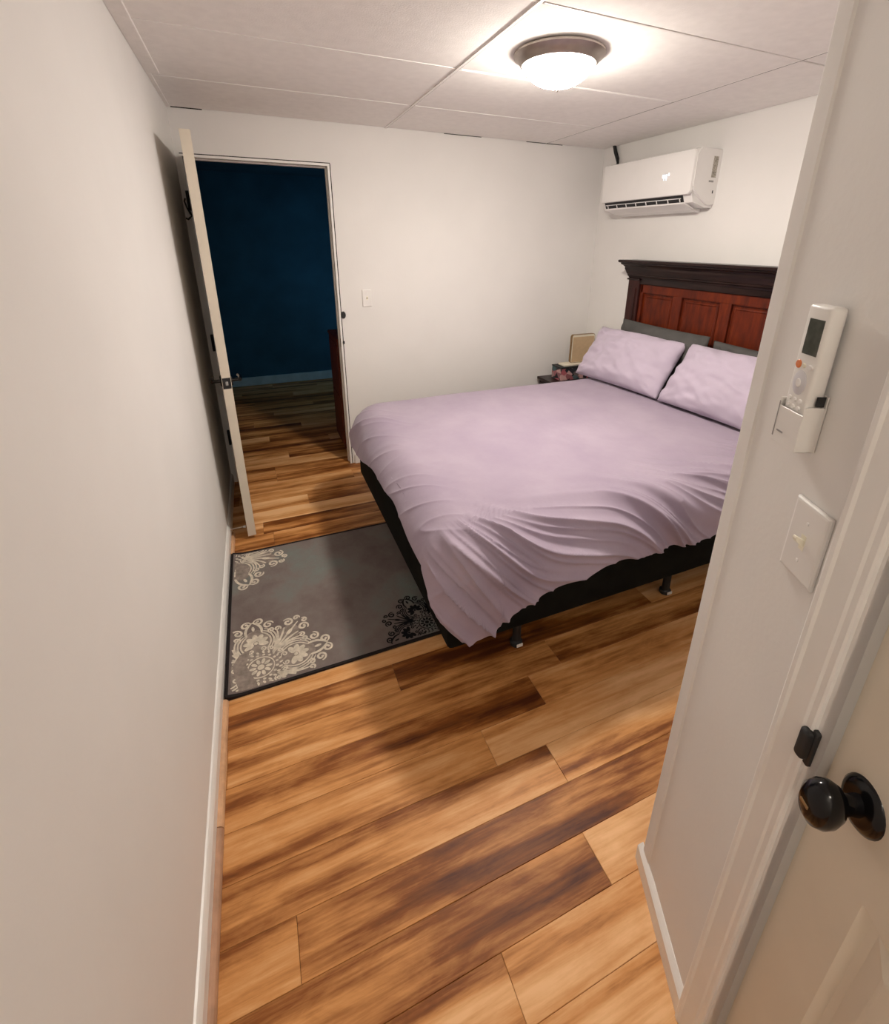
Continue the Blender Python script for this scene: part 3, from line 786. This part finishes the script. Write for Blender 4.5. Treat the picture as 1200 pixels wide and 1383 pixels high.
def pillow(name, label, mat, w_, h_, t_, bl, br, tilt_deg, seed, group=None):
    """bl, br: bottom edge ends (left seen from the foot, i.e. larger y first); leans back by tilt from horizontal"""
    bl = Vector(bl); br = Vector(br)
    ex_ = (br - bl).normalized()
    back = Vector((0, 0, 1)).cross(ex_) ; back.z = 0; back.normalize()
    if back.x < 0: back = -back
    a = radians(tilt_deg)
    ey_ = back * cos(a) + Vector((0, 0, 1)) * sin(a)
    ez_ = ex_.cross(ey_).normalized()
    if ez_.x > 0: ez_ = -ez_
    c = (bl + br) / 2 + ey_ * h_ / 2
    M = Matrix(((ex_.x, ey_.x, ez_.x, c.x), (ex_.y, ey_.y, ez_.y, c.y), (ex_.z, ey_.z, ez_.z, c.z), (0, 0, 0, 1)))
    o = obj(name, pillow_bm(w_, h_, t_, seed), mat, M=M, smooth='all', origin=tuple((bl + br) / 2))
    return tag(o, label, 'pillow', group)
pillow('grey_pillow', 'dark grey pillow against the headboard, behind the left lilac pillow', M_grey_f, 0.74, 0.40, 0.115, (2.415, 2.72, 0.676), (2.415, 1.97, 0.672), 86, 1.3)
pillow('grey_pillow', 'dark grey pillow against the headboard, behind the right lilac pillow', M_grey_f, 0.72, 0.38, 0.115, (2.415, 1.95, 0.676), (2.415, 1.23, 0.672), 85, 5.1)
pillow('lilac_pillow', 'pale lilac pillow nearer the corner of the room', M_lilac_p, 0.71, 0.395, 0.17, (2.105, 2.765, 0.688), (2.19, 2.065, 0.688), 55, 2.2)
pillow('lilac_pillow', 'pale lilac pillow partly cut off by the angled wall', M_lilac_p, 0.72, 0.40, 0.17, (2.185, 2.045, 0.688), (2.215, 1.34, 0.688), 56, 8.6)

# ------------------------------------------------------------------ nightstand and what stands on it
ns = thing('nightstand', (2.30, 3.05, 0), 'dark nightstand mostly hidden behind the bed in the corner', 'nightstand')
obj('top', B(2.10, 2.56, 2.86, 3.27, 0.514, 0.536, 0.004, 2), M_darkwood, ns)
obj('carcass', B(2.12, 2.55, 2.885, 3.26, 0.10, 0.514, 0.003), M_darkwood, ns)
for z0, z1 in ((0.13, 0.31), (0.33, 0.50)):
    d_ = obj('drawer', B(2.108, 2.12, 2.90, 3.245, z0, z1, 0.003), M_darkwood, ns)
    obj('knob', lathe(bmesh.new(), [(0.005, 0), (0.005, -0.012), (0.012, -0.018), (0.010, -0.026), (0, -0.027)], 16, (2.108, 3.07, (z0 + z1) / 2), axis='x'), M_brass, d_, smooth=True)
for x in (2.14, 2.53):
    for y in (2.905, 3.24): obj('leg', B(x - 0.018, x + 0.018, y - 0.018, y + 0.018, 0, 0.10, 0.002), M_darkwood, ns)
bx = thing('patterned_box', (2.32, 3.14, 0.536), 'small box with a pink and dark printed pattern on the nightstand', 'box')
bm = bmesh.new()
box(bm, 2.195, 2.50, 3.07, 3.20, 0.537, 0.640, 0.001)
obj('box_body', bm, M_pattern, bx)
obj('box_rim', B(2.191, 2.504, 3.066, 3.204, 0.636, 0.645, 0.002), M_blackm, bx)
st = thing('picture_stand', (2.42, 3.14, 0.66), 'upright beige panel with thin brown rim standing on the patterned box', 'frame')
obj('stand_base', B(2.235, 2.49, 3.09, 3.18, 0.645, 0.660, 0.004, 2), M_cream, st)
pp = rrect(2.315, 2.54, 0.660, 0.892, 0.02)
def slabxz(pts, y0, y1):
    bm_ = bmesh.new(); a = [bm_.verts.new((p[0], y0, p[1])) for p in pts]; b = [bm_.verts.new((p[0], y1, p[1])) for p in pts]
    bm_.faces.new(a); bm_.faces.new(b[::-1])
    for i in range(len(pts)): bm_.faces.new((a[i], b[i], b[(i + 1) % len(pts)], a[(i + 1) % len(pts)]))
    return bm_
obj('rim', slabxz(pp, 3.128, 3.150), M_brass, st)
obj('back_board', slabxz(rrect(2.319, 2.536, 0.664, 0.888, 0.016), 3.1265, 3.1285), M_cream, st)
obj('linen_panel', slabxz(rrect(2.326, 2.529, 0.668, 0.872, 0.006), 3.124, 3.127), M_beige, st)

# ------------------------------------------------------------------ rug
RX0, RX1, RY0, RY1 = -0.280, 1.24, 1.487, 2.398
rg = thing('rug', ((RX0 + RX1) / 2, (RY0 + RY1) / 2, 0), 'grey-brown area rug with cream damask medallions beside the bed', 'rug')
bm = bmesh.new()
nx, ny = 60, 36; g = {}
def rugz(x, y): return 0.0075 + 0.0012 * noise.noise(Vector((x * 3, y * 3, 1))) + 0.010 * smoothstep(RX0 + 0.05, RX0, x)
for i in range(nx + 1):
    for j in range(ny + 1):
        x = RX0 + (RX1 - RX0) * i / nx; y = RY0 + (RY1 - RY0) * j / ny
        g[i, j] = bm.verts.new((x, y, rugz(x, y)))
for i in range(nx):
    for j in range(ny): bm.faces.new((g[i, j], g[i + 1, j], g[i + 1, j + 1], g[i, j + 1]))
r_ = bmesh.ops.extrude_face_region(bm, geom=list(bm.faces))
for v in [e for e in r_['geom'] if isinstance(e, bmesh.types.BMVert)]: v.co.z = 0.001
obj('rug_pile', bm, M_rug, rg, smooth=True)
bm = bmesh.new(); bw = 0.011
def edge(x0, y0, x1, y1):
    nseg = 30; 
    for s in range(nseg):
        xa, ya = x0 + (x1 - x0) * s / nseg, y0 + (y1 - y0) * s / nseg
        xb, yb = x0 + (x1 - x0) * (s + 1) / nseg, y0 + (y1 - y0) * (s + 1) / nseg
        if abs(x1 - x0) > abs(y1 - y0): q = [(xa, y0 - bw / 2), (xb, y0 - bw / 2), (xb, y0 + bw / 2), (xa, y0 + bw / 2)]
        else: q = [(x0 - bw / 2, ya), (x0 + bw / 2, ya), (x0 + bw / 2, yb), (x0 - bw / 2, yb)]
        lo = [bm.verts.new((p[0], p[1], 0.0008)) for p in q]; hi = [bm.verts.new((p[0], p[1], rugz(p[0], p[1]) + 0.0018)) for p in q]
        bm.faces.new(hi); bm.faces.new(lo[::-1])
        for k_ in range(4): bm.faces.new((lo[k_], lo[(k_ + 1) % 4], hi[(k_ + 1) % 4], hi[k_]))
edge(RX0, RY0, RX1, RY0); edge(RX0, RY1, RX1, RY1); edge(RX0, RY0, RX0, RY1); edge(RX1, RY0, RX1, RY1)
obj('binding', bm, M_rugedge, rg)
def ribbon(bm, pts, wd, lift):
    """flat woven line following pts (list of (x,y)), clipped to the rug"""
    n = len(pts)
    L_, R2 = [], []
    for i in range(n):
        a = pts[max(i - 1, 0)]; b = pts[min(i + 1, n - 1)]
        dx, dy = b[0] - a[0], b[1] - a[1]; l = math.hypot(dx, dy) or 1
        ww = wd * (0.35 + 0.65 * sin(pi * min(1, (i + 0.6) / n * 1.0)) ** 0.5) * 0.5
        L_.append((pts[i][0] - dy / l * ww, pts[i][1] + dx / l * ww)); R2.append((pts[i][0] + dy / l * ww, pts[i][1] - dx / l * ww))
    for i in range(n - 1):
        q = (L_[i], L_[i + 1], R2[i + 1], R2[i])
        if all(RX0 + 0.012 < p[0] < RX1 - 0.012 and RY0 + 0.012 < p[1] < RY1 - 0.012 for p in q):
            bm.faces.new([bm.verts.new((p[0], p[1], rugz(*p) + lift)) for p in q])
def blob(bm, cx, cy, ra, rb, ang, lift, n=14):
    pts = [(cx + ra * cos(t) * cos(ang) - rb * sin(t) * sin(ang), cy + ra * cos(t) * sin(ang) + rb * sin(t) * cos(ang)) for t in [2 * pi * i / n for i in range(n)]]
    pts = [(min(max(p[0], RX0 + 0.012), RX1), min(max(p[1], RY0 + 0.012), RY1 - 0.012)) for p in pts]
    if cx < RX0 + 0.012 or cy < RY0 + 0.012 or cy > RY1 - 0.012: return
    try: bm.faces.new([bm.verts.new((p[0], p[1], rugz(*p) + lift)) for p in pts])
    except Exception: pass
def medallion(cx, cy, R_, nf=4, rot=0.0):
    lines, fill = bmesh.new(), bmesh.new()
    pol = lambda rr, a: (cx + rr * cos(a), cy + rr * sin(a))
    Z1 = 0.0013
    def curl(c, r0, a0, turns, sgn, wd):
        pts = [(c[0] + r0 * (1 - 0.72 * t) * cos(a0 + sgn * turns * 2 * pi * t), c[1] + r0 * (1 - 0.72 * t) * sin(a0 + sgn * turns * 2 * pi * t)) for t in [i / 24 for i in range(25)]]
        ribbon(lines, pts, wd, Z1); blob(lines, pts[-1][0], pts[-1][1], wd * 0.6, wd * 0.6, 0, Z1, 8)
    # heart of the medallion
    blob(lines, cx, cy, R_ * 0.045, R_ * 0.045, 0, Z1)
    for k_ in range(10): blob(lines, *pol(R_ * 0.105, 2 * pi * k_ / 10), R_ * 0.045, R_ * 0.024, 2 * pi * k_ / 10, Z1)
    ribbon(lines, [pol(R_ * 0.175, 2 * pi * t / 36) for t in range(37)], R_ * 0.022, Z1)
    for k_ in range(16): blob(lines, *pol(R_ * 0.215, 2 * pi * (k_ + .5) / 16), R_ * 0.022, R_ * 0.018, 0, Z1, 8)
    for k_ in range(22):
        b = 2 * pi * k_ / 22
        blob(lines, *pol(R_ * 0.265, b), R_ * 0.028, R_ * 0.016, b + 0.5, Z1, 8)
    for k_ in range(8):
        b = rot + 2 * pi * (k_ + .5) / 8
        for s in (-1, 1): curl(pol(R_ * 0.335, b + s * 0.16), R_ * 0.045, b + s * pi, 1.1, s, R_ * 0.022)
    for k_ in range(nf):
        a = rot + 2 * pi * k_ / nf
        fc = pol(R_ * 0.47, a)
        blob(lines, *fc, R_ * 0.028, R_ * 0.028, 0, Z1)
        for m_ in range(-3, 4):
            b = a + m_ * 0.66
            blob(lines, fc[0] + R_ * 0.105 * cos(b), fc[1] + R_ * 0.105 * sin(b), R_ * 0.072, R_ * 0.040, b, Z1)
        for rr in (0.205, 0.245, 0.285):
            for s in (-1, 1):
                ribbon(lines, [(fc[0] + R_ * rr * cos(a + s * t), fc[1] + R_ * rr * sin(a + s * t)) for t in [0.55 + i / 18 * 1.9 for i in range(19)]], R_ * 0.024, Z1)
        # crest over each flower
        for s in (-1, 1):
            ribbon(lines, [pol(R_ * (0.66 + 0.26 * t), a + s * (0.16 * (1 - t) + 0.05 * sin(pi * t))) for t in [i / 12 for i in range(13)]], R_ * 0.040, Z1)
            curl(pol(R_ * 0.90, a + s * 0.10), R_ * 0.072, a - s * pi * 0.4, 1.15, s, R_ * 0.034)
            curl(pol(R_ * 0.80, a + s * 0.27), R_ * 0.075, a + s * pi * 0.5, 1.2, -s, R_ * 0.034)
            curl(pol(R_ * 0.68, a + s * 0.36), R_ * 0.055, a + s * pi, 1.1, s, R_ * 0.028)
        blob(lines, *pol(R_ * 0.78, a), R_ * 0.05, R_ * 0.022, a, Z1)
        # leafy bundle on the diagonals
        d_ = a + pi / nf
        for s in (-1, 1):
            for q_, w2 in ((0.10, 0.034), (0.20, 0.030), (0.30, 0.026)):
                ribbon(lines, [pol(R_ * (0.27 + (0.50 - q_ * 0.5) * t), d_ + s * (0.04 + q_ * 1.3 * t ** 1.4)) for t in [i / 16 for i in range(17)]], R_ * w2, Z1)
            curl(pol(R_ * 0.83, d_ + s * 0.16), R_ * 0.080, d_ + s * pi * 0.5, 1.2, -s, R_ * 0.036)
            curl(pol(R_ * 0.70, d_ + s * 0.30), R_ * 0.050, d_ - s * pi * 0.5, 1.1, s, R_ * 0.028)
            curl(pol(R_ * 0.94, d_ + s * 0.07), R_ * 0.050, d_ - s * pi * 0.4, 1.1, s, R_ * 0.030)
        ribbon(lines, [pol(R_ * (0.30 + 0.58 * t), d_) for t in [i / 10 for i in range(11)]], R_ * 0.030, Z1)
        blob(lines, *pol(R_ * 0.66, d_), R_ * 0.07, R_ * 0.03, d_, Z1)
        blob(fill, *pol(R_ * 0.50, a), R_ * 0.24, R_ * 0.20, a, 0.0005, 20)
        blob(fill, *pol(R_ * 0.55, d_), R_ * 0.26, R_ * 0.17, d_, 0.0004, 20)
    blob(fill, cx, cy, R_ * 0.42, R_ * 0.42, 0, 0.0006, 24)
    return lines, fill
l_, f_ = medallion(-0.160, 1.585, 0.285, 4, 0.12)
obj('medallion_ground', f_, M_rugfill, rg); m_ = obj('damask_medallion', l_, M_rugcream, rg); m_['label'] = 'cream scrolling damask medallion woven in the rug'
l_, f_ = medallion(-0.315, 2.385, 0.32, 4, 0.4)
obj('medallion_ground', f_, M_rugfill, rg); m_ = obj('damask_medallion', l_, M_rugcream, rg); m_['label'] = 'cream damask corner motif by the open door'
l_, f_ = medallion(0.52, 1.56, 0.20, 4, 0.3)
f_.free(); m_ = obj('damask_medallion', l_, M_rugblack, rg); m_['label'] = 'black damask medallion near the bed foot'

# ------------------------------------------------------------------ switches
def switch(loc_M, label, w_=0.070, h_=0.117):
    o0 = loc_M @ Vector((0, 0, 0))
    t = thing('light_switch', tuple(o0), label, 'light switch')
    bm = bmesh.new(); prev = None
    for ins, dep in ((0, 0.0), (0, 0.0035), (0.002, 0.0058), (0.005, 0.0065), (0.01, 0.0065)):
        cur = [bm.verts.new((a, dep, b)) for a, b in ((-w_ / 2 + ins, -h_ / 2 + ins), (w_ / 2 - ins, -h_ / 2 + ins), (w_ / 2 - ins, h_ / 2 - ins), (-w_ / 2 + ins, h_ / 2 - ins))]
        if prev:
            for q in range(4): bm.faces.new((prev[q], prev[(q + 1) % 4], cur[(q + 1) % 4], cur[q]))
        prev = cur
    bm.faces.new(prev)
    obj('wall_plate', bm, M_plastic, t, M=loc_M)
    obj('toggle_slot', B(-0.005, 0.005, 0.0064, 0.0068, -0.012, 0.012), M_toggle, t, M=loc_M)
    bm = bmesh.new()
    pr = [(0.006, -0.007), (0.006, 0.004), (0.019, 0.0115), (0.0205, 0.008), (0.0185, 0.0035)]
    extr(bm, pr, -0.0038, 0.0038, 'xyz'); bmesh.ops.bevel(bm, geom=list(bm.edges), offset=0.0008, segments=1, affect='EDGES')
    obj('toggle', bm, M_toggle, t, M=loc_M)
    for z in (-0.030, 0.030):
        obj('screw', lathe(bmesh.new(), [(0, 0.0075), (0.0022, 0.0073), (0.003, 0.0064)], 12, (0, 0, z), axis='y'), M_lightbtn, t, M=loc_M, smooth=True)
    return t
switch(MW @ Matrix.Translation((-0.215, 0.0008, 1.181)), 'white toggle light switch on the angled wall under the remote')
sw2 = switch(Matrix(((1, 0, 0, 0.711), (0, -1, 0, Y1 - 0.0008), (0, 0, 1, 1.218), (0, 0, 0, 1))), 'small white light switch on the back wall beside the doorway', 0.064, 0.114)

# ------------------------------------------------------------------ remote in its wall holder
RC = -0.153
hd = thing('remote_holder', (*W(RC, 0), 1.30), 'white plastic wall holder gripping the lower half of the remote', 'holder')
bm = bmesh.new()
z0, z1 = 1.305, 1.372
hw = 0.0275
box(bm, RC - hw, RC + hw, 0.0006, 0.003, z0, z1 + 0.016, 0.0008)
box(bm, RC - hw, RC - hw + 0.0022, 0.003, 0.030, z0, z1, 0.0008)
box(bm, RC + hw - 0.0022, RC + hw, 0.003, 0.030, z0, z1, 0.0008)
box(bm, RC - hw, RC + hw, 0.003, 0.030, z0, z0 + 0.0022, 0.0008)
box(bm, RC - hw, RC + hw, 0.028, 0.0302, z0, z1 - 0.012, 0.0008)
obj('holder_shell', bm, M_plastic, hd, M=MW)
obj('holder_window', B(RC - hw - 0.0004, RC - hw + 0.0003, 0.006, 0.018, 1.374 - 0.0, 1.388), M_blackm, hd, M=MW)
obj('holder_slot', B(RC + hw - 0.0035, RC + hw - 0.0015, 0.0301, 0.0306, 1.312, 1.366), M_greyp, hd, M=MW)
obj('holder_notch', B(RC + 0.004, RC + 0.018, 0.0301, 0.0306, 1.322, 1.3245), M_greyp, hd, M=MW)
rm = thing('remote_control', (*W(RC, 0.017), 1.308), 'white air conditioner remote with grey screen and orange button in the wall holder', 'remote')
bm = bmesh.new(); box(bm, RC - 0.0235, RC + 0.0235, 0.0045, 0.0262, 1.3085, 1.506, 0.005, 3)
obj('remote_body', bm, M_plastic, rm, M=MW, smooth=True)
ff = 0.0262
obj('screen', B(RC - 0.016, RC + 0.013, ff, ff + 0.0008, 1.440, 1.488), M_lcd, rm, M=MW)
def disc(u, z, rx, rz, m, name, th=0.0018):
    bm = bmesh.new(); lathe(bm, [(0, th), (0.8, th), (1.0, th * 0.4), (1.0, 0)], 20, (0, 0, 0), axis='y')
    for v in bm.verts: v.co = Vector((v.co.x * rx + u, v.co.y + ff, v.co.z * rz + z))
    return obj(name, bm, m, rm, M=MW, smooth=True)
disc(RC + 0.013, 1.4245, 0.0055, 0.0060, M_orange, 'power_button')
disc(RC + 0.002, 1.4245, 0.004, 0.0034, M_toggle, 'button')
disc(RC - 0.012, 1.4245, 0.0055, 0.0034, M_lightbtn, 'button')
disc(RC + 0.002, 1.400, 0.0135, 0.0175, M_palegrey, 'direction_pad')
disc(RC + 0.002, 1.400, 0.006, 0.0068, M_lightbtn, 'ok_button', 0.0026)
for du in (0.013, 0.002, -0.009):
    for dz in (0, -0.0105):
        disc(RC + du, 1.3755 + dz, 0.0038, 0.0034, M_lightbtn, 'button')

# ------------------------------------------------------------------ cabinet in the dark room
cbn = thing('cabinet', (0.8, 3.7, 0), 'red-brown wooden cabinet just inside the dark room', 'cabinet')
obj('carcass', B(0.512, 1.10, 3.47, 3.88, 0.05, 0.895, 0.003), M_cabwood, cbn)
obj('top', B(0.505, 1.11, 3.46, 3.89, 0.895, 0.918, 0.004), M_cabwood, cbn)
obj('plinth', B(0.53, 1.08, 3.49, 3.86, 0.0, 0.05), M_darkwood, cbn)
for za, zb in ((0.08, 0.46), (0.48, 0.87)):
    obj('side_panel', B(0.507, 0.513, 3.50, 3.85, za, zb, 0.002), M_cabwood, cbn)

for o in bpy.data.objects:
    if '_o' in o.keys(): del o['_o']
